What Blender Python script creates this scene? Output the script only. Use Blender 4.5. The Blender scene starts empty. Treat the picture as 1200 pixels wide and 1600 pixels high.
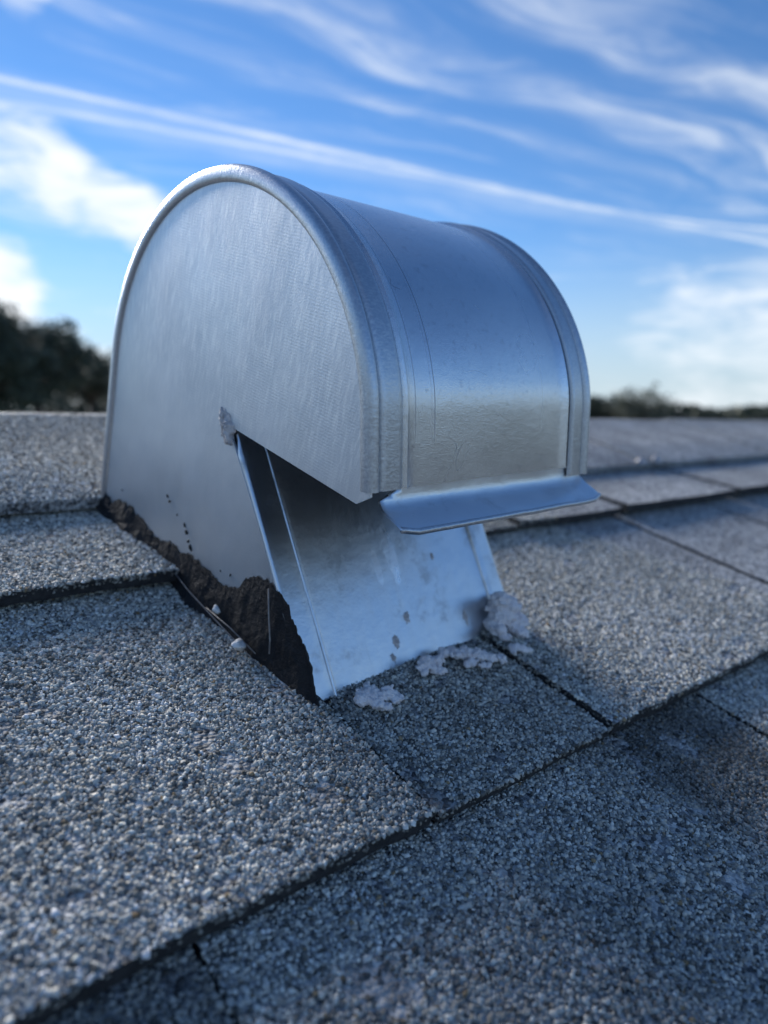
import bpy, bmesh, math, random
import numpy as np
from mathutils import Vector, Matrix, noise as mnoise

random.seed(7)
RNG = np.random.default_rng(11)
sc = bpy.context.scene
COL = sc.collection
R = math.radians

# ------------------------------------------------------------------ camera
cam_d = bpy.data.cameras.new('camera')
cam = bpy.data.objects.new('camera', cam_d)
COL.objects.link(cam)
sc.camera = cam
CAM_LOC = Vector((-0.1204, -0.1408, 0.1215))
cam.location = CAM_LOC
cam.rotation_euler = (1.433506, -0.010876, -0.700509)
cam_d.sensor_fit = 'VERTICAL'
cam_d.sensor_height = 36.0
cam_d.lens = 24.677
cam_d.clip_start = 0.01
cam_d.clip_end = 5000
cam_d.dof.use_dof = True
cam_d.dof.focus_distance = 0.234
cam_d.dof.aperture_fstop = 7.5

# ------------------------------------------------------------------ sun and sky
SUN_AZ, SUN_EL = -1.0, 26.0          # azimuth from +Y towards +X, elevation (degrees)
SUN_STRENGTH, SKY_STRENGTH, EXPOSURE = 2.5, 0.074, 1.20
sv = Vector((math.sin(R(SUN_AZ)) * math.cos(R(SUN_EL)), math.cos(R(SUN_AZ)) * math.cos(R(SUN_EL)), math.sin(R(SUN_EL))))
sun_d = bpy.data.lights.new('sun', 'SUN')
sun_d.energy = SUN_STRENGTH
sun_d.angle = R(25)
sun_d.color = (1.0, 0.96, 0.90)
sun = bpy.data.objects.new('sun', sun_d)
sun.rotation_euler = sv.to_track_quat('Z', 'Y').to_euler()
sun.location = sv * 50
COL.objects.link(sun)

vs = sc.view_settings
vs.view_transform = 'Standard'
vs.look = 'None'
vs.gamma = 1.0
vs.use_curve_mapping = False
vs.exposure = EXPOSURE
sc.cycles.glossy_bounces = 8
sc.cycles.diffuse_bounces = 5


class NT:
    """small helper for writing node maths"""
    def __init__(self, tree):
        self.t = tree
        self.n = tree.nodes
        self.l = tree.links

    def new(self, typ, **kw):
        n = self.n.new(typ)
        for k, v in kw.items():
            setattr(n, k, v)
        return n

    def put(self, sock, v):
        if hasattr(v, 'is_linked') or isinstance(v, bpy.types.NodeSocket):
            self.l.new(v, sock)
        elif v is not None:
            sock.default_value = v

    def m(self, op, a, b=None, c=None, clamp=False):
        n = self.new('ShaderNodeMath', operation=op)
        n.use_clamp = clamp
        self.put(n.inputs[0], a)
        if b is not None:
            self.put(n.inputs[1], b)
        if c is not None:
            self.put(n.inputs[2], c)
        return n.outputs[0]

    def vm(self, op, a, b=None):
        n = self.new('ShaderNodeVectorMath', operation=op)
        self.put(n.inputs[0], a)
        if b is not None:
            self.put(n.inputs[1], b)
        return n.outputs['Value'] if op in ('DOT_PRODUCT', 'LENGTH') else n.outputs[0]

    def xyz(self, x, y, z):
        n = self.new('ShaderNodeCombineXYZ')
        for s, v in zip(n.inputs, (x, y, z)):
            self.put(s, v)
        return n.outputs[0]

    def sep(self, v):
        n = self.new('ShaderNodeSeparateXYZ')
        self.put(n.inputs[0], v)
        return n.outputs

    def noise(self, vec, scale, detail=4, rough=0.55, dist=0.0):
        n = self.new('ShaderNodeTexNoise')
        self.put(n.inputs['Vector'], vec)
        n.inputs['Scale'].default_value = scale
        n.inputs['Detail'].default_value = detail
        n.inputs['Roughness'].default_value = rough
        n.inputs['Distortion'].default_value = dist
        return n.outputs[0]

    def ss(self, v, lo, hi, a=0.0, b=1.0):
        n = self.new('ShaderNodeMapRange', interpolation_type='SMOOTHSTEP')
        self.put(n.inputs[0], v)
        for i, x in enumerate((lo, hi, a, b)):
            n.inputs[i + 1].default_value = x
        return n.outputs[0]

    def lin(self, v, lo, hi, a, b):
        n = self.new('ShaderNodeMapRange')
        self.put(n.inputs[0], v)
        for i, x in enumerate((lo, hi, a, b)):
            n.inputs[i + 1].default_value = x
        return n.outputs[0]

    def mix(self, f, a, b, mode='MIX'):
        n = self.new('ShaderNodeMix', data_type='RGBA', blend_type=mode)
        self.put(n.inputs[0], f)
        self.put(n.inputs[6], a if not isinstance(a, tuple) else (*a[:3], 1))
        self.put(n.inputs[7], b if not isinstance(b, tuple) else (*b[:3], 1))
        return n.outputs[2]

    def bump(self, h, strength, dist, normal=None):
        n = self.new('ShaderNodeBump')
        n.inputs['Strength'].default_value = strength
        n.inputs['Distance'].default_value = dist
        self.put(n.inputs['Height'], h)
        if normal is not None:
            self.l.new(normal, n.inputs['Normal'])
        return n.outputs[0]


world = bpy.data.worlds.new('World')
sc.world = world
world.use_nodes = True
w = NT(world.node_tree)
w.n.clear()
sky = w.new('ShaderNodeTexSky', sky_type='NISHITA')
sky.sun_disc = False
sky.sun_elevation = R(SUN_EL)
sky.sun_rotation = R(SUN_AZ)
sky.altitude = 0
sky.air_density = 1.0
sky.dust_density = 0.0
sky.ozone_density = 5.0
dirv = w.vm('NORMALIZE', w.new('ShaderNodeTexCoord').outputs['Generated'])
dx, dy, dz = w.sep(dirv)
up = w.m('ADD', w.m('MAXIMUM', dz, 0.0), 0.02)
px, py = w.m('DIVIDE', dx, up), w.m('DIVIDE', dy, up)          # flat cloud layer
al = w.m('SUBTRACT', w.m('MULTIPLY', px, .982), w.m('MULTIPLY', py, .187))   # along the streaks
ac = w.m('ADD', w.m('MULTIPLY', px, .187), w.m('MULTIPLY', py, .982))        # across the streaks
wob = w.m('MULTIPLY', w.m('SUBTRACT', w.noise(w.xyz(al, ac, 3.1), .9, 2), .5), .5)
acw = w.m('ADD', ac, wob)


def band(coord, c, wd):
    d = w.m('ABSOLUTE', w.m('SUBTRACT', coord, c))
    return w.ss(d, 0.0, wd, 1.0, 0.0)


streak = w.noise(w.xyz(w.m('MULTIPLY', al, .55), w.m('MULTIPLY', acw, 3.2), 7.7), 1.9, 9, .66, .8)
puff = w.noise(w.xyz(w.m('MULTIPLY', al, 1.2), w.m('MULTIPLY', acw, 2.0), 1.3), 1.3, 5, .55, .3)
cirrus = w.m('MULTIPLY', w.ss(streak, .42, .74), w.ss(puff, .34, .62))
bands = w.m('MAXIMUM', w.m('MAXIMUM', band(acw, 1.68, .17), band(acw, 1.38, .16)), band(acw, 2.0, .11))
bands = w.m('MULTIPLY', w.m('MULTIPLY', bands, w.ss(streak, .34, .72)), w.ss(puff, .30, .60, .35, 1.0))
cirrus = w.m('MULTIPLY', w.m('ADD', w.m('MULTIPLY', cirrus, .28), w.m('MULTIPLY', bands, .36)), w.ss(dz, .12, .3))
fray = w.m('MULTIPLY', w.m('SUBTRACT', w.noise(w.xyz(al, ac, 0.0), 9.0, 4), .5), .045)
bow = w.m('MULTIPLY', w.m('POWER', w.m('MAXIMUM', w.m('SUBTRACT', al, 2.0), 0.0), 2.0), .13)
acn = w.m('ADD', ac, fray)
acf = w.m('ADD', acn, bow)
dens = w.lin(w.noise(w.xyz(w.m('MULTIPLY', al, 1.3), ac, 5.0), 1.5, 3), .3, .7, .35, 1.0)
trail = w.m('MAXIMUM', w.m('MULTIPLY', band(acf, 2.44, .042), .80),
            w.m('MULTIPLY', band(w.m('ADD', acn, w.m('MULTIPLY', al, .07)), 2.605, .052), .70))
trail = w.m('MAXIMUM', trail, w.m('MULTIPLY', band(acf, 2.53, .22), .26))
trail = w.m('MULTIPLY', trail, dens)
# low cloud near the horizon
cn = w.noise(w.vm('MULTIPLY', dirv, (6.0, 6.0, 26.0)), 1.15, 9, .66, .6)


def blob(d, rad, amp):
    v = Vector(d).normalized()
    c = w.vm('DOT_PRODUCT', dirv, tuple(v))
    return w.m('MULTIPLY', w.ss(c, math.cos(R(rad)), 1.0), amp)


cover = None
for d, rad, amp in (((.2354, .9282, .292), 5.0, .30), ((.30, .92, .262), 3.6, .25), ((.365, .897, .240), 3.0, .32), ((.335, .90, .252), 3.0, .22),
                    ((.2100, .9609, .160), 3.6, .34), ((.205, .97, .12), 3.5, .28), ((.06, .96, .25), 10, .25),
                    ((.27, .96, .05), 4, .24), ((.34, .94, .035), 4, .22), ((.8768, .4685, .125), 5.0, .10), ((.93, .34, .135), 6.0, .17), ((.9, .42, .08), 8.0, .10),
                    ((.225, .87, .452), 2.6, .34)):
    b = blob(d, rad, amp)
    cover = b if cover is None else w.m('ADD', cover, b)
cover = w.m('MINIMUM', cover, .42)
low = w.ss(dz, .42, .05, 0.0, .10)
cum = w.m('MULTIPLY', w.ss(w.m('ADD', w.m('ADD', cn, cover), low), .58, 1.06), 1.0)
haze_f = w.m('MULTIPLY', w.ss(dz, .26, .0), .85)
clouds = w.m('MAXIMUM', w.m('MAXIMUM', cirrus, trail), cum)
hsv = w.new('ShaderNodeHueSaturation')
hsv.inputs['Saturation'].default_value = 1.08
w.l.new(w.mix(1.0, sky.outputs[0], (.80, .825, .88), 'MULTIPLY'), hsv.inputs['Color'])     # camera white balance
base = w.mix(haze_f, hsv.outputs[0], (3.4, 4.1, 4.7))
col = w.mix(w.m('MINIMUM', clouds, 1.0), base, (6.0, 6.3, 6.6))
bg = w.new('ShaderNodeBackground')
bg.inputs['Strength'].default_value = SKY_STRENGTH
w.l.new(col, bg.inputs['Color'])
wo = w.new('ShaderNodeOutputWorld')
w.l.new(bg.outputs[0], wo.inputs['Surface'])

# ------------------------------------------------------------------ frames
SLOPE = math.atan(4 / 12)
ROOF = Matrix.Rotation(SLOPE, 4, 'X')                       # roof frame: x along the eaves, y up the slope, z out of the roof
VROT = Matrix(((0.99669, -0.081268, 0.0018046), (0.081288, 0.996445, -0.022127), (0.0, 0.0222, 0.999754))).to_4x4()
VENT = ROOF @ Matrix.Translation((0, 0.238, 0)) @ VROT      # vent frame: x across, y = up slope, z up
RIDGE_Y = 0.387


# ------------------------------------------------------------------ helpers
def mesh_np(name, verts, faces):
    me = bpy.data.meshes.new(name)
    me.from_pydata([tuple(v) for v in verts], [], faces)
    me.update()
    return me


def link(name, me, mat, parent=None, mw=None, smooth=False):
    o = bpy.data.objects.new(name, me)
    COL.objects.link(o)
    if mat is not None and len(me.materials) == 0:
        me.materials.append(mat)
    if parent is not None:
        o.parent = parent
    if mw is not None:
        o.matrix_world = mw
    if smooth:
        me.polygons.foreach_set('use_smooth', [True] * len(me.polygons))
    return o


def thing(o, label, cat, group=None):
    o['label'] = label
    o['category'] = cat
    if group:
        o['group'] = group
    return o


def grid_mesh(name, P, close_u=False, thick=None):
    """P: (nu, nv, 3) array of points -> quad sheet"""
    nu, nv = P.shape[:2]
    F = []
    for i in range(nu - (0 if close_u else 1)):
        for j in range(nv - 1):
            a = i * nv + j
            b = ((i + 1) % nu) * nv + j
            F.append((a, b, b + 1, a + 1))
    return mesh_np(name, P.reshape(-1, 3), F)


def tube(name, pts, rad, mat, parent, seg=8, smooth=True):
    pts = [Vector(p) for p in pts]
    rs = rad if isinstance(rad, (list, tuple)) else [rad] * len(pts)
    V_, F = [], []
    for i, p in enumerate(pts):
        d = (pts[min(i + 1, len(pts) - 1)] - pts[max(i - 1, 0)]).normalized()
        a = d.orthogonal().normalized() if i == 0 else (a - d * a.dot(d)).normalized()
        b = d.cross(a)
        for k in range(seg):
            t = 2 * math.pi * k / seg
            V_.append(p + (a * math.cos(t) + b * math.sin(t)) * rs[i])
    for i in range(len(pts) - 1):
        for k in range(seg):
            q = (k + 1) % seg
            F.append((i * seg + k, i * seg + q, (i + 1) * seg + q, (i + 1) * seg + k))
    F.append(tuple(range(seg))[::-1])
    F.append(tuple((len(pts) - 1) * seg + k for k in range(seg)))
    return link(name, mesh_np(name, V_, F), mat, parent, smooth=smooth)


def fbm(x, y, z=0.0, o=4):
    return mnoise.fractal(Vector((x, y, z)), 0.9, 2.1, o)


def bsdf(name):
    m = bpy.data.materials.new(name)
    m.use_nodes = True
    t = NT(m.node_tree)
    b = t.n['Principled BSDF']
    return m, t, b


def objco(t):
    return t.new('ShaderNodeTexCoord').outputs['Object']


# ------------------------------------------------------------------ materials
def mat_galv(name, kind):
    m, t, b = bsdf(name)
    co = objco(t)
    x, y, z = t.sep(co)
    b.inputs['Metallic'].default_value = 1.0
    cloud = t.noise(co, 26, 4, .55)
    fine = t.noise(co, 1500, 2, .6)
    med = t.noise(co, 420, 3, .6)
    spang = t.noise(co, 90, 3, .6)
    colr = t.mix(t.ss(cloud, .3, .7), (.66, .69, .73), (.75, .775, .80))
    rough = t.lin(cloud, .3, .7, .36, .46)
    nrm = None
    if kind == 'side':
        zz = t.m('ADD', z, t.m('MULTIPLY', y, .04))
        wv = t.m('SINE', t.m('ADD', t.m('MULTIPLY', zz, 2 * math.pi / .00105), t.m('MULTIPLY', t.noise(co, 60, 2), 5)))
        blot = t.noise(t.vm('MULTIPLY', co, (1, 620, 110)), 1.0, 4, .65, .5)
        big = t.noise(t.vm('MULTIPLY', co, (1, 30, 18)), 1.0, 3)
        msk = t.ss(z, .055, .12)
        colr = t.mix(t.ss(cloud, .3, .7), (.64, .665, .69), (.73, .745, .76))
        colr = t.mix(t.m('MULTIPLY', t.ss(blot, .42, .70), t.m('ADD', t.m('MULTIPLY', msk, .75), .08)), colr, (.90, .90, .88))
        rough = t.m('ADD', t.lin(big, .3, .7, .44, .54), t.m('MULTIPLY', t.m('SUBTRACT', blot, .5), .12))
        nrm = t.bump(t.m('MULTIPLY', wv, t.ss(t.noise(co, 35, 2), .35, .6)), .06, .00012)
        nrm = t.bump(blot, .11, .0004, nrm)
        nrm = t.bump(fine, .22, .0003, nrm)
        nrm = t.bump(big, .12, .004, nrm)
    elif kind == 'hood':
        rough = t.lin(cloud, .3, .7, .22, .28)
        colr = t.mix(t.m('MULTIPLY', t.ss(med, .56, .70), .35), colr, (.40, .43, .48))
        # rolled-in die lines and hairline scratches
        wx = t.m('ADD', x, t.m('MULTIPLY', t.m('SUBTRACT', t.noise(co, 30, 2), .5), .0006))
        lines = None
        for xc, wd, a in ((.0300, .00035, .75), (.0207, .0003, .55), (.0285, .0002, .3), (.112, .0003, .4), (.094, .0002, .25)):
            ln = t.m('MULTIPLY', t.ss(t.m('ABSOLUTE', t.m('SUBTRACT', wx, xc)), 0.0, wd, 1.0, 0.0), a)
            lines = ln if lines is None else t.m('MAXIMUM', lines, ln)
        lines = t.m('MULTIPLY', lines, t.ss(z, .098, .112))
        n1 = t.noise(co, 34, 2, .5, .8)
        hair = t.m('MULTIPLY', t.ss(t.m('ABSOLUTE', t.m('SUBTRACT', n1, .5)), .0, .0025, 1.0, 0.0), t.ss(t.noise(co, 60, 2), .57, .64))
        marks = t.m('MAXIMUM', lines, t.m('MULTIPLY', hair, .55))
        colr = t.mix(t.ss(t.noise(co, 2600, 2, .7), .35, .65, 0.0, .22), colr, (.42, .45, .51))
        colr = t.mix(marks, colr, (.16, .18, .22))
        rough = t.m('ADD', rough, t.m('MULTIPLY', marks, .2))
        nrm = t.bump(t.noise(co, 2300, 2, .6), .24, .0003)
        nrm = t.bump(med, .10, .0006, nrm)
        nrm = t.bump(spang, .05, .002, nrm)
    elif kind == 'seam':
        crk = t.noise(t.vm('MULTIPLY', co, (700, 1300, 1300)), 1.0, 3, .6)
        rough = t.lin(crk, .3, .7, .30, .42)
        colr = t.mix(t.ss(crk, .40, .65), (.50, .53, .57), (.60, .625, .65))
        nrm = t.bump(crk, .14, .0005)
        nrm = t.bump(med, .15, .0008, nrm)
    elif kind == 'throat':
        streak = t.noise(t.vm('MULTIPLY', co, (330, 14, 14)), 1.0, 4, .6)
        rough = t.m('ADD', t.lin(cloud, .3, .7, .29, .38), t.m('MULTIPLY', t.m('SUBTRACT', streak, .5), .15))
        dirt = t.m('MULTIPLY', t.ss(t.noise(co, 55, 5, .65), .52, .70), .55)
        line = t.m('MULTIPLY', t.ss(streak, .66, .74), .35)
        dirt = t.m('MULTIPLY', dirt, t.ss(t.noise(co, 18, 2), .35, .6))
        colr = t.mix(t.m('MAXIMUM', dirt, line), colr, (.22, .23, .25))
        rough = t.m('ADD', rough, t.m('MULTIPLY', dirt, .25))
        for xc, zc, ax, az in ((.0615, .0365, .0036, .0105), (.0520, .0330, .0022, .0062)):      # two rubbed, shinier patches
            ex = t.m('DIVIDE', t.m('SUBTRACT', x, xc), ax)
            ez = t.m('DIVIDE', t.m('SUBTRACT', z, zc), az)
            ed = t.m('ADD', t.m('ADD', t.m('MULTIPLY', ex, ex), t.m('MULTIPLY', ez, ez)), t.m('MULTIPLY', t.m('SUBTRACT', t.noise(co, 260, 3), .5), 1.2))
            rub = t.ss(ed, .7, 1.0, 1.0, 0.0)
            colr = t.mix(t.m('MULTIPLY', rub, .85), colr, (.93, .94, .95))
            rough = t.m('SUBTRACT', rough, t.m('MULTIPLY', rub, .06))
        nrm = t.bump(spang, .12, .002)
        nrm = t.bump(fine, .15, .0003, nrm)
    t.l.new(colr, b.inputs['Base Color'])
    t.put(b.inputs['Roughness'], rough)
    t.l.new(nrm, b.inputs['Normal'])
    return m


def mat_granule():
    m, t, b = bsdf('granule_stone')
    a = t.new('ShaderNodeAttribute', attribute_name='stone')
    co = objco(t)
    n = t.noise(co, 2600, 2)
    c = t.mix(t.ss(n, .35, .65, 0.0, .45), a.outputs['Color'], (.5, .5, .5), 'OVERLAY')
    t.l.new(c, b.inputs['Base Color'])
    b.inputs['Roughness'].default_value = .78
    b.inputs['Specular IOR Level'].default_value = .22
    return m


def mat_shingle(name, tone):
    """granulated asphalt, for what lies under and beyond the modelled granules"""
    m, t, b = bsdf(name)
    co = objco(t)
    v = t.new('ShaderNodeTexVoronoi')
    v.inputs['Scale'].default_value = 620
    t.l.new(co, v.inputs['Vector'])
    r = t.sep(v.outputs['Color'])[0]
    ramp = t.new('ShaderNodeValToRGB')
    e = ramp.color_ramp.elements
    e[0].position, e[0].color = 0.0, (.05, .052, .056, 1)
    e[1].position, e[1].color = 1.0, (.60, .60, .59, 1)
    for p, c in ((.3, (.20, .202, .205)), (.65, (.40, .405, .405)), (.9, (.56, .56, .55))):
        k = e.new(p)
        k.color = (*c, 1)
    t.l.new(r, ramp.inputs[0])
    big = t.noise(co, 14, 4, .6)
    c = t.mix(1.0, ramp.outputs[0], t.mix(t.ss(big, .3, .7), tuple([.72 * tone] * 3), tuple([1.15 * tone] * 3)), 'MULTIPLY')
    t.l.new(c, b.inputs['Base Color'])
    b.inputs['Roughness'].default_value = .7
    h = t.ss(v.outputs['Distance'], 0.0, .75, 1.0, 0.0)
    nrm = t.bump(h, .9, .0011)
    nrm = t.bump(t.noise(co, 300, 3), .5, .003, nrm)
    t.l.new(nrm, b.inputs['Normal'])
    return m


def mat_plain(name, c0, c1, scale, rough, bump=0.0, bscale=None, bdist=.001, spec=.5):
    m, t, b = bsdf(name)
    co = objco(t)
    n = t.noise(co, scale, 5, .6)
    t.l.new(t.mix(t.ss(n, .35, .65), c0, c1), b.inputs['Base Color'])
    b.inputs['Roughness'].default_value = rough
    b.inputs['Specular IOR Level'].default_value = spec
    if bump:
        t.l.new(t.bump(t.noise(co, bscale, 5, .65), bump, bdist), b.inputs['Normal'])
    return m


M_SIDE = mat_galv('galvanised_side', 'side')
M_HOOD = mat_galv('galvanised_hood', 'hood')
M_SEAM = mat_galv('galvanised_seam', 'seam')
M_THROAT = mat_galv('galvanised_throat', 'throat')
M_GRAN = mat_granule()
M_SHINGLE = {k: mat_shingle('asphalt_shingle_%s' % k, v) for k, v in (('light', 1.1), ('mid', .85), ('dark', .5))}
M_BASE = mat_plain('asphalt_mat', (.018, .018, .02), (.04, .04, .042), 300, .8, .6, 900, .0008)
M_TAR = mat_plain('roofing_cement', (.008, .008, .0095), (.021, .019, .0195), 150, .58, .7, 460, .0016, .3)
M_CAULK = mat_plain('caulk', (.82, .77, .78), (.94, .90, .90), 240, .75, .6, 700, .0015)
M_CAULK2 = mat_plain('caulk_weathered', (.46, .43, .43), (.72, .69, .68), 260, .65, .6, 500, .002)
M_PEBBLE = mat_plain('white_pebble', (.62, .62, .60), (.78, .78, .76), 500, .5, .4, 900, .0006)
M_BRISTLE = mat_plain('bristle', (.16, .15, .15), (.28, .27, .26), 400, .5)
M_DECK = mat_plain('roof_deck_felt', (.03, .03, .032), (.06, .06, .062), 40, .9)
M_GROUND = mat_plain('ground_dry_grass', (.10, .105, .09), (.17, .17, .15), .4, .95, .5, 8, .05)
M_BARK = mat_plain('bark', (.05, .04, .032), (.10, .085, .07), 6, .9, .6, 14, .02)


def mat_leaf(name, c0, c1):
    m, t, b = bsdf(name)
    g = t.new('ShaderNodeNewGeometry')
    t.l.new(t.mix(g.outputs['Random Per Island'], c0, c1), b.inputs['Base Color'])
    b.inputs['Roughness'].default_value = .6
    return m


M_LEAF = mat_leaf('oak_leaf', (.045, .060, .042), (.10, .12, .075))
M_LEAF2 = mat_leaf('olive_leaf', (.06, .07, .045), (.13, .135, .085))

# ------------------------------------------------------------------ ground
n = 48
gv, gf = [(0, 0, -4.2)], []
rings = (6, 20, 60, 200, 700, 3000)
for r in rings:
    for k in range(n):
        a = 2 * math.pi * k / n
        gv.append((r * math.cos(a), r * math.sin(a), -4.2 + (0.25 * fbm(r * math.cos(a) * .02, r * math.sin(a) * .02) if r < 300 else 0)))
for k in range(n):
    gf.append((0, 1 + k, 1 + (k + 1) % n))
for i in range(len(rings) - 1):
    for k in range(n):
        a = 1 + i * n + k
        b_ = 1 + i * n + (k + 1) % n
        gf.append((a, a + n, b_ + n, b_))
g = link('ground', mesh_np('ground', gv, gf), M_GROUND)
g['kind'] = 'structure'

# ------------------------------------------------------------------ roof: deck of both slopes, then shingles
XL, XR, YB = -3.5, 4.5, -3.2
t2 = 2 * SLOPE
far = 3.4
dv = []
for x in (XL, XR):
    dv += [(x, YB, -.018), (x, RIDGE_Y, -.018), (x, RIDGE_Y + far * math.cos(t2), -.018 - far * math.sin(t2)),
           (x, RIDGE_Y + far * math.cos(t2), -.16 - far * math.sin(t2)), (x, RIDGE_Y, -.16), (x, YB, -.16)]
df = [(0, 6, 7, 1), (1, 7, 8, 2), (2, 8, 9, 3), (3, 9, 10, 4), (4, 10, 11, 5), (5, 11, 6, 0), (0, 1, 4, 5), (1, 2, 3, 4), (6, 11, 10, 7), (7, 10, 9, 8)]
roof = link('roof', mesh_np('roof', dv, df), M_DECK, mw=ROOF.copy())
roof['kind'] = 'structure'

CAMR = np.array(ROOF.inverted() @ CAM_LOC)
CINV = np.array((cam.matrix_basis.inverted() @ ROOF))


def in_view(P, margin=1.24, dmax=.50):
    q = np.c_[P, np.ones(len(P))] @ CINV.T
    z = -q[:, 2]
    f = 1096.8
    zz = np.maximum(z, 1e-3)
    return (z > .05) & (np.abs(q[:, 0] / zz) < 600 / f * margin) & (np.abs(q[:, 1] / zz) < 800 / f * margin) & (np.linalg.norm(q[:, :3], axis=1) < dmax)


def vnoise(x, y, seed=0.0):
    return np.array([mnoise.noise(Vector((a, b, seed))) for a, b in zip(x, y)])


def make_granules(P, N, tone, name, parent, dark=None):
    """P: positions on the shingle, N: normals; every stone a small faceted lump"""
    k = len(P)
    if k == 0:
        return
    dia = np.clip(RNG.normal(1.0, .36, k), .42, 2.0) * .00124
    asp = RNG.uniform(.5, .95, k)
    yaw = RNG.uniform(0, 2 * np.pi, k)
    T1 = np.cross(N, np.array([.13, .99, .05]))
    T1 /= np.linalg.norm(T1, axis=1)[:, None]
    N2 = N + RNG.normal(0, .30, (k, 3))
    N2 /= np.linalg.norm(N2, axis=1)[:, None]
    T1 = T1 - N2 * (T1 * N2).sum(1)[:, None]
    T1 /= np.linalg.norm(T1, axis=1)[:, None]
    T2 = np.cross(N2, T1)
    c, s = np.cos(yaw)[:, None], np.sin(yaw)[:, None]
    A, B = T1 * c + T2 * s, -T1 * s + T2 * c
    ang = np.arange(5) * np.pi * .4
    V = np.zeros((k, 10, 3))
    for ring, (h, rr) in enumerate(((-.22, .52), (.24, .41))):
        th = ang[None, :] + RNG.normal(0, .20, (k, 5))
        rad = rr * (1 + RNG.normal(0, .22, (k, 5))) * dia[:, None]
        hh = (h + RNG.normal(0, .08 if ring else .02, (k, 5))) * dia[:, None] * RNG.uniform(.75, 1.15, (k, 1))
        V[:, ring * 5:ring * 5 + 5] = (P[:, None, :] + A[:, None, :] * (rad * np.cos(th))[..., None]
                                       + B[:, None, :] * (rad * np.sin(th) * asp[:, None])[..., None]
                                       + N2[:, None, :] * hh[..., None])
    T = []
    for i in range(5):
        j = (i + 1) % 5
        T += [(i, j, 5 + j), (i, 5 + j, 5 + i)]
    T += [(5, 6, 7), (5, 7, 8), (5, 8, 9)]
    T = np.array(T)
    idx = (T[None] + (np.arange(k) * 10)[:, None, None]).reshape(-1)
    me = bpy.data.meshes.new('granules')
    nf = k * len(T)
    me.vertices.add(k * 10)
    me.vertices.foreach_set('co', V.reshape(-1))
    me.loops.add(nf * 3)
    me.loops.foreach_set('vertex_index', idx.astype(np.int32))
    me.polygons.add(nf)
    me.polygons.foreach_set('loop_start', (np.arange(nf) * 3).astype(np.int32))
    me.update(calc_edges=True)
    u = RNG.random(k)
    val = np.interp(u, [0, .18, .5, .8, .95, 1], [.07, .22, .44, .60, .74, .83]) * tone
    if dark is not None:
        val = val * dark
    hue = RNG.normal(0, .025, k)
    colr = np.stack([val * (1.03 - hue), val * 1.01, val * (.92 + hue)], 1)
    tan = RNG.random(k) < .012
    colr[tan] = np.array([.30, .22, .13]) * RNG.uniform(.6, 1.3, (tan.sum(), 1))
    c4 = np.c_[np.clip(colr, .01, .8), np.ones(k)]
    at = me.color_attributes.new('stone', 'FLOAT_COLOR', 'POINT')
    at.data.foreach_set('color', np.repeat(c4, 10, axis=0).reshape(-1).astype(np.float32))
    me.validate()
    o = link(name, me, M_GRAN, parent)
    o['kind'] = 'stuff'
    return o


GR = .00106


def hexgrid(x0, x1, y0, y1):
    nx, ny = int((x1 - x0) / GR) + 1, int((y1 - y0) / (GR * .866)) + 1
    X, Y = np.meshgrid(np.arange(nx) * GR + x0, np.arange(ny) * GR * .866 + y0)
    X = X + (np.arange(ny)[:, None] % 2) * GR * .5
    X, Y = X.ravel(), Y.ravel()
    return X + RNG.normal(0, .30 * GR, len(X)), Y + RNG.normal(0, .30 * GR, len(Y))


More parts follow.
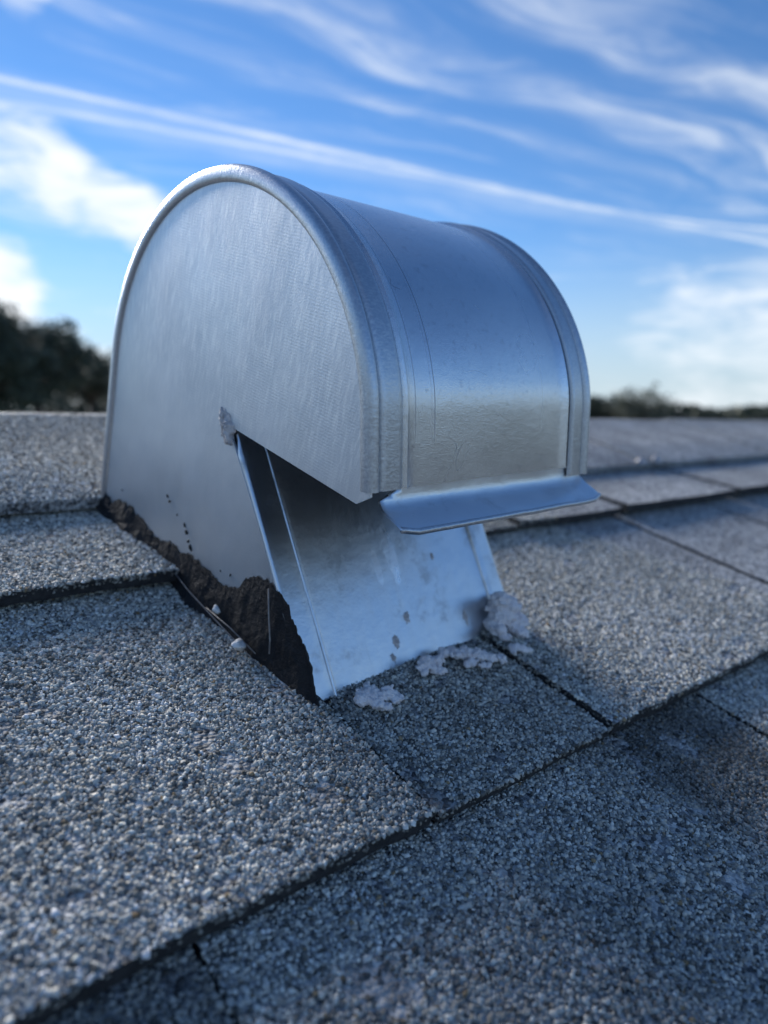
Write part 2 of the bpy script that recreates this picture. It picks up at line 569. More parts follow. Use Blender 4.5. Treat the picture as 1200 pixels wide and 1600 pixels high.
def shingle(x0, x1, yl, vis, raised, tone, shade=None, seed=0.0, cover=.05):
    """one tab: lower edge yl, visible for vis up the slope, tucked under the next course"""
    th = .0036 + .0020 * raised
    zt0 = .0012 + .0030 * raised
    tilt = (.0055 + .0030 * raised) / max(vis, .07)
    yu = yl + vis + cover

    def edge(x):
        return yl + .0011 * fbm(x * 22, seed, 1.7) + .0006 * fbm(x * 130, seed, 4.2, 2)

    def xs0(y):
        return x0 + .0009 + .0007 * fbm(y * 40, seed, 9.1)

    def xs1(y):
        return x1 - .0009 + .0007 * fbm(y * 40, seed, 12.1)

    def ztop(x, y):
        return zt0 - (y - yl) * tilt + .0010 * fbm(x * 7, y * 7, 3.3 + seed, 2)

    L = x1 - x0
    nx = max(6, min(60, int(L / .006)))
    ny = 8
    P = np.zeros((nx + 1, ny + 1, 3))
    for i in range(nx + 1):
        for j in range(ny + 1):
            y = yl + (yu - yl) * (j / ny)
            a, b = xs0(y), xs1(y)
            x = a + (b - a) * i / nx
            if j == 0:
                y = edge(x)
            P[i, j] = (x, y, ztop(x, y))
    top = P.reshape(-1, 3)
    bot = top.copy()
    bot[:, 2] = bot[:, 2] - th
    k = len(top)
    W = ny + 1
    F = []
    for i in range(nx):
        for j in range(ny):
            a = i * W + j
            F.append((a, a + W, a + W + 1, a + 1))
            F.append((k + a, k + a + 1, k + a + W + 1, k + a + W))
    for i in range(nx):
        a = i * W
        F.append((a, k + a, k + a + W, a + W))
        b = i * W + ny
        F.append((b, b + W, k + b + W, k + b))
    for j in range(ny):
        F.append((j, j + 1, k + j + 1, k + j))
        a = nx * W + j
        F.append((a, k + a, k + a + 1, a + 1))
    me = mesh_np('shingle', np.r_[top, bot], F)
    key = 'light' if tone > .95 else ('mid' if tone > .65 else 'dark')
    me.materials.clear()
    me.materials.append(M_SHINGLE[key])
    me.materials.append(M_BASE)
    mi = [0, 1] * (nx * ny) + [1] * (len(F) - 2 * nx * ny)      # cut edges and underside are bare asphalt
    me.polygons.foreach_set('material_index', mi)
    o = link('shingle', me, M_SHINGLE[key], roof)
    # stones on the upper face, within reach of the eye
    X, Y = hexgrid(x0, x1, yl - .002, yl + vis + .006)
    q = np.stack([X, Y, np.full_like(X, zt0)], 1)
    ok = in_view(q)
    # nothing under the vent
    X, Y = X[ok], Y[ok]
    if len(X):
        E_ = np.array([edge(a) for a in X])
        A_ = np.array([xs0(b) for b in Y])
        B_ = np.array([xs1(b) for b in Y])
        ok = (Y > E_ - .0003) & (X > A_ - .0003) & (X < B_ + .0003)
        X, Y = X[ok], Y[ok]
        bare = np.array([fbm(a * 60, b * 60, 8.8, 3) for a, b in zip(X, Y)])
        ok = bare < .52
        X, Y = X[ok], Y[ok]
        Z = np.array([ztop(a, b) for a, b in zip(X, Y)])
        PP = np.stack([X, Y, Z + RNG.uniform(-.0001, .00035, len(X))], 1)
        NN = np.tile(np.array([[0, 0, 1.0]]), (len(X), 1))
        dk = np.array([1 + .22 * fbm(a * 16, b * 16, 5.5 + seed, 3) for a, b in zip(X, Y)])
        if shade is not None:
            dk = dk * shade(X, Y)
        # lower and side edges, stones coloured darker to deepen the shade there
        ex, ey = [], []
        P2, N2 = [], []
        ne = int(L / .0011) * 2
        xe = RNG.uniform(x0, x1, ne)
        ye = np.array([edge(a) for a in xe])
        ze = np.array([ztop(a, b) for a, b in zip(xe, ye)]) - RNG.uniform(.0, th * .5, ne)
        P2.append(np.stack([xe, ye + .0002, ze], 1))
        N2.append(np.tile(np.array([[0, -1.0, .25]]), (ne, 1)))
        for fx, sgn in ((xs0, -1.0), (xs1, 1.0)):
            ne = int(vis / .0012) * 2
            ys = RNG.uniform(yl, yl + vis, ne)
            xs = np.array([fx(b) for b in ys])
            zs = np.array([ztop(a, b) for a, b in zip(xs, ys)]) - RNG.uniform(.0002, .0022, ne)
            P2.append(np.stack([xs - sgn * .0001, ys, zs], 1))
            N2.append(np.tile(np.array([[sgn, 0, .3]]), (ne, 1)))
        P2, N2 = np.concatenate(P2), np.concatenate(N2)
        ok = in_view(P2)
        P2, N2 = P2[ok], N2[ok]
        N2 = N2 / np.linalg.norm(N2, axis=1)[:, None]
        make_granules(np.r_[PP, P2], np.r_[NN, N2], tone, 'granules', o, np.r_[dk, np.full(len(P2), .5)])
    return o


def shadow_band(xa, xb, ya, yb, k):
    """the factory-printed darker granule band of a laminated shingle"""
    def f(X, Y):
        tx = np.clip(np.minimum((X - xa) / .012, (xb - X) / .02), 0, 1)
        nz = np.array([.02 * fbm(a * 30, b * 30, 2.2, 3) for a, b in zip(X, Y)])
        ty = np.clip((Y + nz - ya) / (yb - ya), 0, 1)
        return 1 - (1 - k) * tx * ty
    return f


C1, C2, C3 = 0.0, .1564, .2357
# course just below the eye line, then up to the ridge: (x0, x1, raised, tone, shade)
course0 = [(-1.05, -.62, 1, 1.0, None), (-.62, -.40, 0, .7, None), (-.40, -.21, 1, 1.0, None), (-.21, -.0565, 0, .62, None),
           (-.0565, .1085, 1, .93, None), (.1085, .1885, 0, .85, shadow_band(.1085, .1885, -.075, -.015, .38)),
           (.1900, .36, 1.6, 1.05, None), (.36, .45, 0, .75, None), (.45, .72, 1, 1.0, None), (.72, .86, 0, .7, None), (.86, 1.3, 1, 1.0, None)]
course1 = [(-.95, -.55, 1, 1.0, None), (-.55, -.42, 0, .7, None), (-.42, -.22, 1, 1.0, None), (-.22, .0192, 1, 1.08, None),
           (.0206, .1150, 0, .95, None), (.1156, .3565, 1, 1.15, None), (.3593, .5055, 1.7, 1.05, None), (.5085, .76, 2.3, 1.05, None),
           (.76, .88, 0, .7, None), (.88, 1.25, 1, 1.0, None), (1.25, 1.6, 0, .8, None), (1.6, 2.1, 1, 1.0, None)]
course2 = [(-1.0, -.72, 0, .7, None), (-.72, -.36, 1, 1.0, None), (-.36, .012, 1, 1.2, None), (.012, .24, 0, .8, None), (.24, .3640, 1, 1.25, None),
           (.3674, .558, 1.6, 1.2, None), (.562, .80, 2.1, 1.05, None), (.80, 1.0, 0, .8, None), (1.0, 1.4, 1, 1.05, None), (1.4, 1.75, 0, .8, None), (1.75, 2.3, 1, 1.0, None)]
sd = 0.0
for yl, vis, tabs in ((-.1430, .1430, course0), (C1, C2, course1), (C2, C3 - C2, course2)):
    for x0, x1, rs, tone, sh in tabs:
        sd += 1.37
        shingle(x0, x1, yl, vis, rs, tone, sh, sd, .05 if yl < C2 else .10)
for k in range(2, 10):
    yl = -.143 * k
    x = -1.3 + random.uniform(0, .3)
    rs = k % 2
    while x < 1.9:
        L = random.uniform(.12, .34)
        sd += 1.37
        shingle(x, x + L, yl, .143, rs, random.choice((1.0, .8, 1.1, .7)), None, sd)
        x += L
        rs = 1 - rs if random.random() < .8 else rs

# ridge caps: folded over the ridge, lapped along it
x = -1.2
kk = 0
caps = []
while x < 3.0:
    L = .305 if kk else .2
    caps.append((x, x + L))
    x += L
    kk += 1
for kk, (x0, x1) in enumerate(caps):
    prof = []
    for j in range(13):
        y = C3 + (RIDGE_Y - C3 - .012) * j / 12
        prof.append((y, .0042 - .0035 * max(0, j - 4) / 8 + .001 * math.sin(j * .5)))
    for a in range(1, 6):
        th = t2 * a / 6
        prof.append((RIDGE_Y - .012 + .036 * math.sin(th), .0007 + .001 * math.sin(6) - .036 * (1 - math.cos(th)) * 1.0))
    ye, ze = prof[-1]
    for j in range(1, 6):
        prof.append((ye + .03 * j * math.cos(t2), ze - .03 * j * math.sin(t2)))
    nx = 40
    P = np.zeros((nx + 1, len(prof), 3))
    for i in range(nx + 1):
        xx = x0 + (x1 + .02 - x0) * i / nx
        for j, (y, z) in enumerate(prof):
            wv = .0016 * fbm(xx * 9, kk * 3.1, .4, 3) + (.004 * max(0.0, math.sin((xx - .66) * 6)) if xx > .6 else 0)
            P[i, j] = (xx, y + (wv if j < 3 else 0), z - .0025 * (i / nx) + .0008 * fbm(xx * 9, y * 9, kk))
    k = P.shape[0] * P.shape[1]
    bot = P.copy()
    bot[..., 2] -= .0055
    me1 = grid_mesh('ridge_cap', P)
    bm = bmesh.new()
    bm.from_mesh(me1)
    bmesh.ops.recalc_face_normals(bm, faces=bm.faces)
    r_ = bmesh.ops.extrude_face_region(bm, geom=list(bm.faces))
    for v in [e for e in r_['geom'] if isinstance(e, bmesh.types.BMVert)]:
        v.co.z -= .0055
    bmesh.ops.recalc_face_normals(bm, faces=bm.faces)
    bm.to_mesh(me1)
    bm.free()
    o = link('ridge_cap', me1, M_SHINGLE['light'], roof)
    X, Y = hexgrid(x0, x1, C3, RIDGE_Y - .01)
    q = np.stack([X, Y, np.full_like(X, .004)], 1)
    ok = in_view(q, 1.15, .54) & (RNG.random(len(X)) < .8)
    X, Y = X[ok], Y[ok]
    if len(X):
        JJ = (Y - C3) / (RIDGE_Y - C3 - .012) * 12
        PP = np.stack([X, Y, .0045 - .0035 * np.maximum(0, JJ - 4) / 8 + .001 * np.sin(JJ * .5)], 1)
        PP[:, 2] += -.0025 * (X - x0) / (x1 + .02 - x0) + np.array([.0008 * fbm(a * 9, b * 9, kk) for a, b in zip(X, Y)])
        dk = np.array([1 + .2 * fbm(a * 16, b * 16, 1.5, 3) for a, b in zip(X, Y)])
        make_granules(PP, np.tile(np.array([[0, 0, 1.0]]), (len(X), 1)), 1.1, 'granules', o, dk)

# ------------------------------------------------------------------ the vent
vent = bpy.data.objects.new('gooseneck_vent', None)
COL.objects.link(vent)
vent.empty_display_size = .05
vent.matrix_world = VENT
thing(vent, 'galvanised steel gooseneck roof vent with rounded hood standing on the shingles', 'roof vent')
W, RAD, ZC, UC = .127, .0899, .0782, .0899
ZH = .0872                                       # lower end of the hood front


def arc_pts(r, n=64, z_end=ZH):
    """outline of the hood from rear base over the top to the front (u down slope, z)"""
    pts = [(UC - r, -.013), (UC - r, .02), (UC - r, .05)]
    a1 = R(27)                                   # below this the front runs straight down, about plumb
    for i in range(n + 1):
        a = math.pi - (math.pi - a1) * i / n
        pts.append((UC + r * math.cos(a), ZC + r * math.sin(a)))
    u0, z0 = pts[-1]
    for i in range(1, 11):
        z = z0 + (z_end - z0) * i / 10
        tl = R(27 - 8.5 * min(1, i / 3))
        u0, z0_ = pts[-1]
        pts.append((u0 + (z0_ - z) * math.tan(tl), z))
    return pts


def panel_u(z):
    return .1058 + (.0785 - z) * .935


def extrude_outline(name, pts, xa, xb, bevel=0.0):
    bm = bmesh.new()
    vs_ = [bm.verts.new((xa, -u, z)) for u, z in pts]
    f = bm.faces.new(vs_)
    r_ = bmesh.ops.extrude_face_region(bm, geom=[f])
    for v in [e for e in r_['geom'] if isinstance(e, bmesh.types.BMVert)]:
        v.co.x = xb
    bmesh.ops.recalc_face_normals(bm, faces=bm.faces)
    me = bpy.data.meshes.new(name)
    bm.to_mesh(me)
    bm.free()
    return me


so = arc_pts(RAD + .0006)
side_out = so + [(.1765, .0826), (.1045, .0806)]
nd = .0008                                       # set back from the bend of the throat
side_out += [(panel_u(.0806) - nd - .001, .0790), (panel_u(.05) - nd, .05), (panel_u(.02) - nd, .02), (panel_u(-.012) - nd, -.012)]
for xa, xb in ((0.0, .0008), (W - .0008, W)):
    link('side_panel', extrude_outline('side_panel', side_out, xa, xb), M_SIDE, vent)


def sweep(name, prof_xr, zend, nseg=96, ends=True):
    """sweep an (x, radial) section along the hood outline"""
    base = arc_pts(RAD, nseg, zend)
    b = np.array(base)
    tang = np.gradient(b, axis=0)
    tang /= np.linalg.norm(tang, axis=1)[:, None]
    nor = np.stack([-tang[:, 1], tang[:, 0]], 1)
    P = np.zeros((len(b), len(prof_xr), 3))
    for j, (x, r) in enumerate(prof_xr):
        q = b + nor * r
        P[:, j, 0] = x
        P[:, j, 1] = -q[:, 0]
        P[:, j, 2] = q[:, 1]
    return P


def check_nor():
    b = np.array(arc_pts(RAD, 8))
    tg = b[6] - b[5]
    nr = np.array([-tg[1], tg[0]])
    return 1.0 if nr @ (b[5] - np.array([UC, ZC])) > 0 else -1.0


SG = check_nor()


def solid_sweep(name, prof, zend, mat):
    prof = [(x, r * SG) for x, r in prof]
    P = sweep(name, prof, zend)
    nu, nv = P.shape[:2]
    F = []
    for i in range(nu - 1):
        for j in range(nv):
            a, b2 = i * nv + j, i * nv + (j + 1) % nv
            F.append((a, b2, b2 + nv, a + nv))
    F.append(tuple(range(nv)))
    F.append(tuple((nu - 1) * nv + j for j in range(nv))[::-1])
    me = mesh_np(name, P.reshape(-1, 3), F)
    bm = bmesh.new()
    bm.from_mesh(me)
    bmesh.ops.recalc_face_normals(bm, faces=bm.faces)
    bm.to_mesh(me)
    bm.free()
    o = link(name, me, mat, vent, smooth=True)
    me.polygons[len(F) - 1].use_smooth = False
    md = o.modifiers.new('auto', 'EDGE_SPLIT')
    md.split_angle = R(50)
    return o


near_prof = [(.0002, -.0036), (-.0007, -.0033), (-.0012, -.0024), (-.0013, -.0008), (-.0011, .0010), (-.0004, .0021), (.0008, .0026), (.0020, .0023), (.0028, .0013), (.0032, .0004), (.0038, .0003),
             (.0042, .0010), (.0048, .0015), (.0062, .0017), (.0085, .0016), (.0108, .0018), (.0122, .0018), (.0127, .0014), (.0129, .0002), (.012, .0001), (.0012, .0001), (.0006, -.0030)]
solid_sweep('seam_cap', near_prof, .0885, M_SEAM)
solid_sweep('seam_cap', [(W - x, r) for x, r in near_prof], .0850, M_SEAM)

# hood cover with its two stop beads
hp = [(.0009, -.0008), (.0009, 0), (.0140, -.0004), (.0146, .0006), (.0156, .0013), (.0168, .0008), (.0180, 0.0)]
hp += [(.0182 + (W - .0364) * i / 24, .0) for i in range(1, 24)]
hp += [(W - x, r) for x, r in hp[:7][::-1]]
hp2 = hp + [(W - .002, -.0008), (.002, -.0008)]
hood = solid_sweep('hood_cover', hp, .0885, M_HOOD)

# drip lip: the cover turned out at its lower end, ends hemmed
lip_sec = [(-.0013, .0905), (-.0006, .0882), (.0000, .0862), (.0007, .0846), (.0016, .0832), (.0030, .0821), (.0052, .0813), (.0080, .0807), (.0108, .0801), (.0131, .0795), (.0142, .0789)]
LIP_U = arc_pts(RAD, 64, .0885)[-1][0] - .0002
nx = 60
lip = np.zeros((nx + 1, len(lip_sec), 3))
for i in range(nx + 1):
    tt = i / nx
    x = .0050 + (.1265 - .0050) * tt
    for j, (du, z) in enumerate(lip_sec):
        k = j / (len(lip_sec) - 1)
        endc = max(0, 1 - min(tt, 1 - tt) / .05)
        sag = (.0015 * (1 - tt) - .0002 * tt + .0008 * max(0, (tt - .86) / .14) ** 2) * k
        e_ = .0140 if j < 2 else (.0090 if j == 2 else .0)
        xx = min(max(x, e_), W - e_)
        lip[i, j] = (xx, -(LIP_U + du * (1 - .12 * endc * k)), z + sag + .0004 * endc * k + .0002 * fbm(x * 60, k * 3, 1.2))
me = grid_mesh('drip_lip', lip)
bm = bmesh.new()
bm.from_mesh(me)
bmesh.ops.recalc_face_normals(bm, faces=bm.faces)
bm.to_mesh(me)
bm.free()
o = link('drip_lip', me, M_THROAT, vent, smooth=True)
md = o.modifiers.new('thickness', 'SOLIDIFY')
md.thickness = .0008
md.offset = 0
md = o.modifiers.new('round', 'BEVEL')
md.width = .0004
md.segments = 2
md.limit_method = 'ANGLE'

tube('hem', [tuple(lip[i, -1]) for i in range(nx + 1)], .0011, M_SEAM, o, 8)

# throat: folded front with two standing ribs
cs = [(.0006, -.0050), (.0006, -.0008), (.0008, -.0003), (.0011, -.0001), (.0016, 0.0), (.0040, 0.0), (.0080, 0.0), (.0112, 0.0002)]
cs_l = cs + [(.0136, -.0009), (.0150, -.0011)]
mid = [(.0150 + (W - .030) * i / 20, -.0011 - .0006 * math.sin(math.pi * i / 20)) for i in range(1, 20)]
csf = cs_l + mid + [(W - x, d) for x, d in cs_l[::-1]]
pn = Vector((0, -1.0, .935)).normalized()        # outward normal of the sloped front (y = -u)
NZ = 28
P = np.zeros((len(csf), NZ + 1, 3))
for i, (x, d) in enumerate(csf):
    for j in range(NZ + 1):
        z = -.010 + (.112 + .010) * j / NZ
        if z > .074:                              # inside the hood the folded edge is cut back
            xx, dd = min(max(x, .0022), W - .0022), min(d, -.0011)
        else:
            xx, dd = x, d
        P[i, j] = (xx, -panel_u(z) + pn.y * dd, z + pn.z * dd)
me = grid_mesh('throat_panel', P)
throat = link('throat_panel', me, M_THROAT, vent, smooth=True)
md = throat.modifiers.new('thickness', 'SOLIDIFY')
md.thickness = .0008
md.offset = -1 if False else 0


for x in (.0124, W - .0124):
    pts = []
    for j in range(NZ + 1):
        z = -.006 + .116 * j / NZ
        pts.append((x, -panel_u(z) + pn.y * .0002, z + pn.z * .0002))
    tube('rib', pts, .00085, M_THROAT, throat, 8)

# flashing plate under the shingles around the throat
bm = bmesh.new()
bmesh.ops.create_cube(bm, size=1)
for v in bm.verts:
    v.co = Vector((W / 2 + v.co.x * (W + .05), -.088 + v.co.y * .215, -.0062 + v.co.z * .001))
me = bpy.data.meshes.new('base_flashing')
bm.to_mesh(me)
bm.free()
link('base_flashing', me, M_THROAT, vent)

# ---- roofing cement smeared up the near side
top_o = [(-.004, .006), (.0017, .0056), (.0144, .0069), (.0242, .0125), (.0381, .0118), (.0549, .0100), (.0807, .0155), (.0994, .0172), (.1147, .0175),
         (.1234, .0208), (.1285, .0275), (.1417, .0351), (.1498, .0350), (.1577, .0294), (.1677, .0215), (.1747, .0135), (.1800, .0060), (.186, .003)]
tu, tz = np.array(top_o).T
NS, NA = 260, 26
P = np.zeros((NS + 1, NA + 1, 3))
for i in range(NS + 1):
    u = -.004 + .1905 * i / NS
    zt = float(np.interp(u, tu, tz)) + .0022 * fbm(u * 120, 1.1, .3, 4) + .0015 * fbm(u * 620, 1.1, .3, 4)
    out = max(.0022, .0042 + .0028 * fbm(u * 45, 5.0, .7, 3))
    ft = -.0012 - max(0, u - .178) * 0.2
    xs = -.0004 + max(0.0, (u - (panel_u(zt) - .0015))) * .15
    for j in range(NA + 1):
        s = j / NA
        a = np.array([xs, zt])
        c = np.array([-.0012 - .0008 * fbm(u * 60, 2.0, 1.0, 3), .0012])
        b = np.array([-out, -.0014])
        q = a * (1 - s) ** 2 + c * 2 * s * (1 - s) + b * s * s
        lump = .0007 * fbm(u * 90, s * 2.5, 6.1, 3) + .00022 * fbm(u * 420, s * 12, 2.1, 3)
        lump = lump * math.sin(math.pi * min(1, max(0, s)) ** .8) + .0003 * math.sin(math.pi * s)
        P[i, j] = (min(q[0] - abs(lump) * .9, -.0002 if s < .02 else 1), -u, max(q[1], -.004) + max(lump, -.0006) * .7)
me = grid_mesh('tar_seal', P)
tar = link('tar_seal', me, M_TAR, vent, smooth=True)
tar['label'] = 'black-brown roofing cement smeared along the base of the near side'
for pts, rr in (([(-.0022, -.074, .0050), (-.0042, -.095, .0046), (-.0052, -.121, .0048), (-.0050, -.150, .0040), (-.0044, -.166, .0030)], .00024),
                ([(-.0048, -.112, .0056), (-.0044, -.130, .0068), (-.0040, -.147, .0062)], .00022),
                ([(-.0022, -.1452, .0335), (-.0030, -.1490, .0250), (-.0038, -.1535, .0165), (-.0046, -.1555, .0120)], .00034)):
    tube('bristle', pts, rr, M_BRISTLE, tar, 6)


def lump_mesh(name, nr, na, rx, ry, h, seed, jag=.35, lob=.3):
    """a smear of something soft: irregular outline, uneven crown (local z up)"""
    V_ = [(0, 0, h * (.75 + .3 * fbm(seed, 1, 2)))]
    F = []
    for i in range(1, nr + 1):
        r = i / nr
        for k in range(na):
            a = 2 * math.pi * k / na
            o_ = 1 + lob * fbm(math.cos(a) * 1.1 + seed, math.sin(a) * 1.1, seed * 1.7, 2) + jag * fbm(math.cos(a) * 3.2 + seed, math.sin(a) * 3.2, seed, 4)
            o_ = max(o_, .3)
            x, y = rx * r * o_ * math.cos(a), ry * r * o_ * math.sin(a)
            hh = h * (1 - r ** 2.4) * (.75 + .8 * fbm(x * 230 + seed, y * 230, seed, 4) + .35 * fbm(x * 700, y * 700, seed, 3)) - (.0012 if i == nr else 0)
            V_.append((x, y, hh))
    for k in range(na):
        F.append((0, 1 + k, 1 + (k + 1) % na))
    for i in range(nr - 1):
        for k in range(na):
            a, b2 = 1 + i * na + k, 1 + i * na + (k + 1) % na
            F.append((a, a + na, b2 + na, b2))
    return mesh_np(name, V_, F)


def local_frame(loc, zdir, spin=0.0):
    z = Vector(zdir).normalized()
    q = z.to_track_quat('Z', 'Y').to_matrix().to_4x4()
    return Matrix.Translation(loc) @ q @ Matrix.Rotation(spin, 4, 'Z')


def part_lump(name, mat, parent, loc, zdir, rx, ry, h, seed, spin=0.0, nr=10, na=40, jag=.35, lob=.3):
    o = link(name, lump_mesh(name, nr, na, rx, ry, h, seed, jag, lob), mat, parent, smooth=True)
    o.matrix_local = local_frame(loc, zdir, spin)
    return o


# caulk dab at the notch, drips on the throat, specks of cement on the side
o = part_lump('caulk_dab', M_CAULK2, vent, (-.0002, -.1000, .0795), (-1, 0, 0), .0040, .0068, .0026, 3.3, spin=.35, nr=14, na=56, jag=.35)
o['label'] = 'grey caulk dab at the hood notch'
for (u, z), rr, hh, s_ in (((.0631, .033), .0010, .0006, 1.), ((.0655, .0315), .0012, .0006, 2.), ((.073, .0285), .0006, .0004, 3.), ((.0800, .027), .0013, .0007, 4.),
                           ((.0822, .0245), .0016, .0008, 5.), ((.0845, .0215), .0012, .0006, 6.), ((.0870, .0195), .0018, .0009, 7.), ((.0205, .0165), .0008, .0004, 8.), ((.118, .0235), .0008, .0005, 9.), ((.111, .0215), .0006, .0004, 10.)):
    part_lump('tar_speck', M_TAR, vent, (-.00005, -u, z), (-1, 0, 0), rr * .65, rr * 1.1, hh, s_, spin=s_, nr=4, na=18)
for x, z, rx, ry, s_ in ((.060, .0165, .0022, .0026, 1.7), (.0505, .0105, .0024, .0032, 2.9), (.0465, .0065, .0016, .0026, 7.9), (.0950, .0110, .0022, .0042, 4.4), (.0860, .0330, .0016, .0018, 5.6)):
    part_lump('caulk_drip', M_CAULK2, throat, (x, -panel_u(z) + pn.y * -.0013, z + pn.z * -.0013), pn, rx * .85, ry, .0010, s_, nr=8, na=36, jag=.45, lob=.6)

# dark bead standing in for the shaded throat gap, cement at its far end
P = np.zeros((161, 13, 3))
for i in range(161):
    tt = i / 160
    x = .004 + (W + .003 - .004) * tt
    big = .0022 + .0012 * fbm(x * 70, .3, .9, 4) + .0055 * math.exp(-((x - .1175) / .010) ** 2) + .0016 * math.exp(-((x - .004) / .01) ** 2)
    big = max(big, .0008)
    for j in range(13):
        a = math.pi * j / 12
        rr = big * (1 + .30 * fbm(x * 240, j * .5, 2.0, 3))
        P[i, j] = (x, -panel_u(.0) - .0008 - rr * .9 * math.cos(a) * .8 + .001, -.0030 + rr * 1.25 * math.sin(a) + .0032 * (1 if False else .6))
tf = link('tar_seal', grid_mesh('tar_seal', P), M_TAR, vent, smooth=True)
tf['label'] = 'dark strip standing in for the shaded gap at the foot of the sloped front, with cement at its far end'

# ------------------------------------------------------------------ caulk crumbs, pebbles, nails on the shingles
GC = 'scraps of pale caulk in front of the vent'
PUTTY_TEX = bpy.data.textures.new('putty_relief', 'CLOUDS')
PUTTY_TEX.noise_scale = .0016
PUTTY_TEX.noise_depth = 3


def putty(nm, chain, seed, n_crumb, voxel=.00042):
    """torn putty: a chain of soft lumps fused into one skin, with crumbs clinging to it"""
    rd = random.Random(seed)
    balls = []
    for (x, y, z, r) in chain:
        x, y, z, r = x * 1.2, y * 1.2, z * 1.35, r * 1.22
        balls.append((x, y, z, r))
        for q in range(n_crumb):
            a = rd.uniform(0, 2 * math.pi)
            d = r * rd.uniform(.6, 1.25)
            balls.append((x + d * math.cos(a), y + d * math.sin(a) * .8, z + r * rd.uniform(-.25, .55), r * rd.uniform(.16, .42)))
    bm = bmesh.new()
    for (x, y, z, r) in balls:
        mtx = Matrix.Translation((x, y, z)) @ Matrix.Rotation(rd.uniform(0, 3), 4, 'Z') @ Matrix.Diagonal((r * rd.uniform(.9, 2.0), r * rd.uniform(.7, 1.0), r * rd.uniform(.5, .85), 1))
        bmesh.ops.create_icosphere(bm, subdivisions=2, radius=1.0, matrix=mtx)
    me = bpy.data.meshes.new(nm)
    bm.to_mesh(me)
    bm.free()
    o_ = link(nm, me, M_CAULK)
    md = o_.modifiers.new('fuse', 'REMESH')
    md.mode = 'VOXEL'
    md.voxel_size = voxel
    md.use_smooth_shade = True
    md = o_.modifiers.new('relief', 'DISPLACE')
    md.texture = PUTTY_TEX
    md.texture_coords = 'LOCAL'
    md.strength = .0026
    md.mid_level = .5
    return o_


SCRAPS = (
    ('small pale caulk scrap at the near front corner of the vent, leftmost of them', (.0372, .0512), .3, 1,
     [(-.004, .003, .001, .0026), (-.001, .001, .0012, .003), (.003, -.001, .001, .0024), (.0045, -.004, .0006, .0020), (-.002, -.003, .0006, .002), (.001, .0045, .0008, .0018)]),
    ('pale caulk scrap lying by the middle of the vent front edge', (.0715, .0595), .2, 2,
     [(-.004, .0, .0008, .0022), (-.001, .001, .0014, .0030), (.003, .000, .0010, .0026), (.000, -.0035, .0006, .0020)]),
    ('longest torn strip of pale caulk right of the middle of the vent front', (.0935, .0570), -.15, 3,
     [(-.010, .004, .0008, .0022), (-.006, .003, .0012, .0026), (-.002, .0015, .0012, .0028), (.003, .0, .0010, .0026), (.007, -.002, .0008, .0022), (.011, -.0035, .0006, .0017), (-.003, -.003, .0006, .0019), (.002, -.005, .0004, .0016)]),
    ('tiny pale caulk crumb in front of the large far lump', (.1195, .0540), -.2, 4,
     [(-.002, .0, .0006, .0016), (.001, .0, .0008, .0019), (.0035, -.001, .0004, .0014)]),
    ('large ragged lump of pale caulk at the far front corner of the vent', (.1275, .0705), .4, 5,
     [(-.006, .001, .002, .0042), (-.001, .001, .005, .0052), (.002, .002, .0085, .0046), (-.002, .003, .0105, .0034), (.005, -.001, .003, .0042), (.008, -.003, .0012, .0030), (.001, -.005, .0012, .0034), (.006, .004, .0045, .0030), (-.008, -.004, .0008, .0024)]))
for lab, (x, y), sp, sd_, chain in SCRAPS:
    o = putty('caulk_scrap', chain, sd_, 7, .00036)
    o.matrix_world = ROOF @ Matrix.Translation((x, y, .0016)) @ Matrix.Rotation(sp, 4, 'Z')
    thing(o, lab, 'caulk', GC)


def pebble(x, y, z, r, seed, lab, mat=M_PEBBLE, nm='pebble', cat='pebble', grp=None):
    bm = bmesh.new()
    bmesh.ops.create_icosphere(bm, subdivisions=3, radius=r)
    for v in bm.verts:
        k = 1 + .45 * fbm(v.co.x / r * 1.1 + seed, v.co.y / r * 1.1, v.co.z / r * 1.1 + seed, 4)
        v.co = Vector((v.co.x * k * 1.15, v.co.y * k * .95, v.co.z * k * .75))
    me = bpy.data.meshes.new(nm)
    bm.to_mesh(me)
    bm.free()
    o_ = link(nm, me, mat, smooth=True)
    o_.matrix_world = ROOF @ Matrix.Translation((x, y, z)) @ Matrix.Rotation(seed, 4, 'Z')
    thing(o_, lab, cat, grp)
    return o_


GP = 'white pebbles beside the cement'
pebble(.0076, .1224, .0036, .0020, 1.3, 'white pebble beside the dark cement, farther one from the bottom of the picture', grp=GP)
pebble(.0041, .0978, .0034, .0025, 4.1, 'white pebble beside the dark cement, nearer and slightly larger one', grp=GP)
for x, s_, lab in ((.5210, .7, 'white sealed nail head at the ridge cap edge, left one of the pair'), (.5505, 2.2, 'white sealed nail head at the ridge cap edge, right one of the pair')):
    o = link('nail_head', lump_mesh('nail_head', 8, 28, .0060, .0052, .0040, s_, .3, .4), M_CAULK2, smooth=True)
    o.matrix_world = ROOF @ Matrix.Translation((x, .2385, .0040))
    thing(o, lab, 'nail', 'sealed nail heads at the ridge')

# ------------------------------------------------------------------ trees beyond the ridge
GZ = -4.2


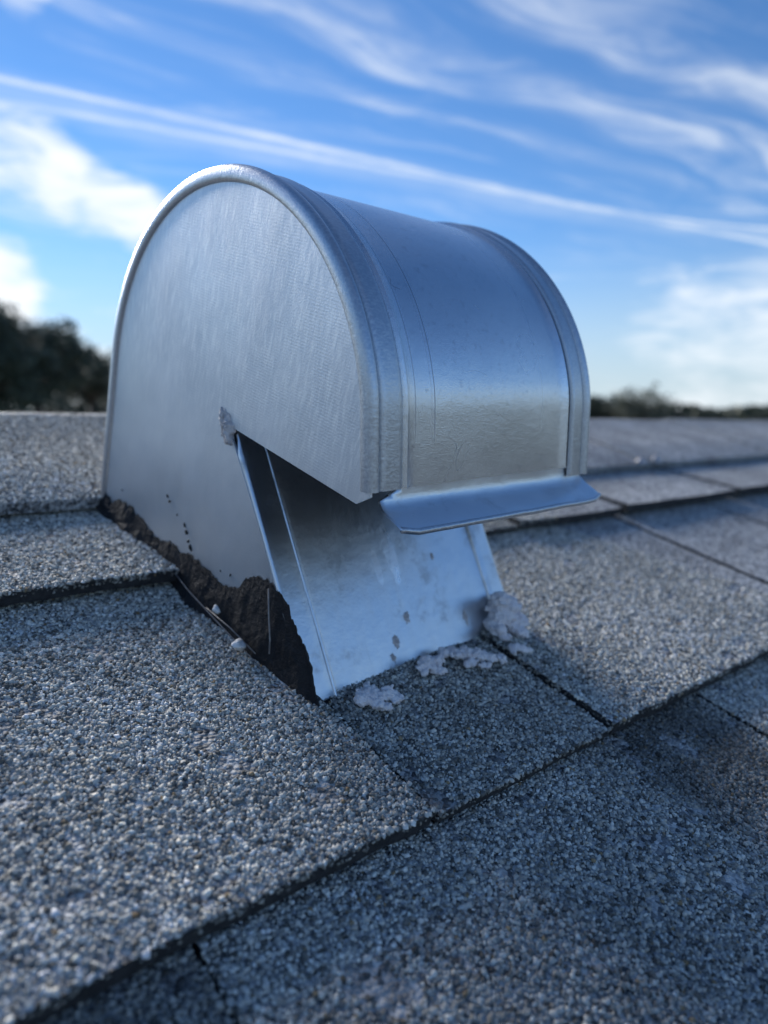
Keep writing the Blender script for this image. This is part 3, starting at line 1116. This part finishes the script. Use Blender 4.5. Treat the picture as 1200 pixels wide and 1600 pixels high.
def leaf_mesh(centers, size, rng):
    k = len(centers)
    d = rng.normal(size=(k, 3))
    d /= np.linalg.norm(d, axis=1)[:, None]
    e = np.cross(d, rng.normal(size=(k, 3)))
    e /= np.linalg.norm(e, axis=1)[:, None]
    s = size * rng.uniform(.6, 1.4, (k, 1))
    V_ = np.stack([centers - d * s * .5, centers + e * s * .28, centers + d * s * .5, centers - e * s * .28], 1).reshape(-1, 3)
    me = bpy.data.meshes.new('crown')
    me.vertices.add(k * 4)
    me.vertices.foreach_set('co', V_.reshape(-1))
    me.loops.add(k * 4)
    me.loops.foreach_set('vertex_index', np.arange(k * 4, dtype=np.int32))
    me.polygons.add(k)
    me.polygons.foreach_set('loop_start', (np.arange(k) * 4).astype(np.int32))
    me.update(calc_edges=True)
    return me


def tree(az, dist, height, crown_r, lab, dens=1.0, mat=M_LEAF, seed=1, flat=.75, lean=0.0, leaf=.22):
    rng = np.random.default_rng(seed)
    rd = random.Random(seed)
    bx, by = CAM_LOC.x + dist * math.sin(R(az)), CAM_LOC.y + dist * math.cos(R(az))
    t = bpy.data.objects.new('tree', None)
    COL.objects.link(t)
    t.location = (bx, by, GZ)
    thing(t, lab, 'tree', 'trees beyond the ridge')
    cz = height - crown_r * flat
    fork = cz - crown_r * flat * .7
    tips = []
    tr = height * .028
    trunk_pts = [Vector((0, 0, 0)), Vector((.06, .03, fork * .5)), Vector((lean * .3, .05, fork))]
    trunk = tube('trunk', trunk_pts, [tr * 1.3, tr, tr * .85], M_BARK, t, 10)
    nb = 9
    for k in range(nb):
        a = 2 * math.pi * k / nb + rd.uniform(-.3, .3)
        el = rd.uniform(.35, 1.3)
        L = crown_r * rd.uniform(.75, 1.0)
        p0 = trunk_pts[-1] - Vector((0, 0, rd.uniform(0, .3)))
        p3 = p0 + Vector((math.cos(a) * math.cos(el) * L + lean, math.sin(a) * math.cos(el) * L, math.sin(el) * L * 1.35 * flat + .2))
        p1 = p0.lerp(p3, .35) + Vector((rd.uniform(-.2, .2), rd.uniform(-.2, .2), .25))
        p2 = p0.lerp(p3, .7) + Vector((rd.uniform(-.25, .25), rd.uniform(-.25, .25), .2))
        tube('limb', [p0, p1, p2, p3], [tr * .5, tr * .36, tr * .2, tr * .06], M_BARK, trunk, 7)
        tips += [p1.lerp(p2, .5), p2, p3]
        for q in range(3):
            s0 = p1.lerp(p3, rd.uniform(.2, .8))
            e0 = s0 + Vector((rd.uniform(-1, 1), rd.uniform(-1, 1), rd.uniform(.1, 1))) * crown_r * .38
            tube('branch', [s0, s0.lerp(e0, .5) + Vector((0, 0, .1)), e0], [tr * .16, tr * .1, tr * .03], M_BARK, trunk, 5)
            tips.append(e0)
    cen = []
    for p in tips:
        for q in range(rd.randint(2, 4)):
            c = np.array(p) + rng.normal(0, crown_r * .14, 3)
            r = crown_r * rd.uniform(.10, .24)
            k = int(70 * dens * (r / .5) ** 2 * (.22 / leaf) ** 2 * rd.uniform(.5, 1.5)) + 6
            d = rng.normal(size=(k, 3))
            d /= np.linalg.norm(d, axis=1)[:, None]
            cen.append(c + d * (r * rng.random((k, 1)) ** .45) * np.array([1, 1, .75]))
    link('crown', leaf_mesh(np.concatenate(cen), leaf, rng), mat, t)
    return t


tree(9.5, 36, 9.7, 4.4, 'large dark evergreen tree rising at the left edge beyond the ridge', 1.5, M_LEAF, 3)
tree(14.2, 40, 9.0, 3.2, 'rounded dark tree at left, just right of the largest tree', .9, M_LEAF, 5)
tree(17.8, 46, 8.3, 2.7, 'thin loose-crowned tree at left, beside the rear edge of the vent', .42, M_LEAF2, 8)
tree(59.6, 62, 7.3, 3.4, 'loose open-crowned tree just right of the vent hood beyond the ridge', .20, M_LEAF2, 12)
tree(57.0, 66, 6.4, 2.2, 'dense low dark tree partly hidden behind the vent hood at right', 1.4, M_LEAF, 14)
tree(65.0, 80, 5.6, 2.4, 'small dome-shaped dark tree near the right edge beyond the ridge', 2.2, M_LEAF, 17)
tree(69.3, 84, 5.7, 2.4, 'low dark tree cut by the right edge of the picture', 2.0, M_LEAF, 21)

# the far wood between and behind them
rng = np.random.default_rng(5)
cen = []
for az in np.arange(-60, 140, .35):
    dist = 88 + 14 * mnoise.noise(Vector((az * .09, 0, 3)))
    h = 4.2 + 1.6 + 1.1 * fbm(az * .16, 2.0, 1.0, 3) + (1.9 if az < 25 else 0) * max(0, min(1, (24 - az) / 6))
    k = 120
    a = R(az + 0) + rng.normal(0, R(.35), k)
    dd = dist + rng.normal(0, 1.6, k)
    zz = GZ + h * rng.random(k) ** .6
    cen.append(np.stack([CAM_LOC.x + dd * np.sin(a), CAM_LOC.y + dd * np.cos(a), zz], 1))
wood = link('woodland', leaf_mesh(np.concatenate(cen), .75, rng), M_LEAF)
wood['kind'] = 'stuff'
wood['label'] = 'dark line of distant woodland along the horizon'
wood['category'] = 'woodland'
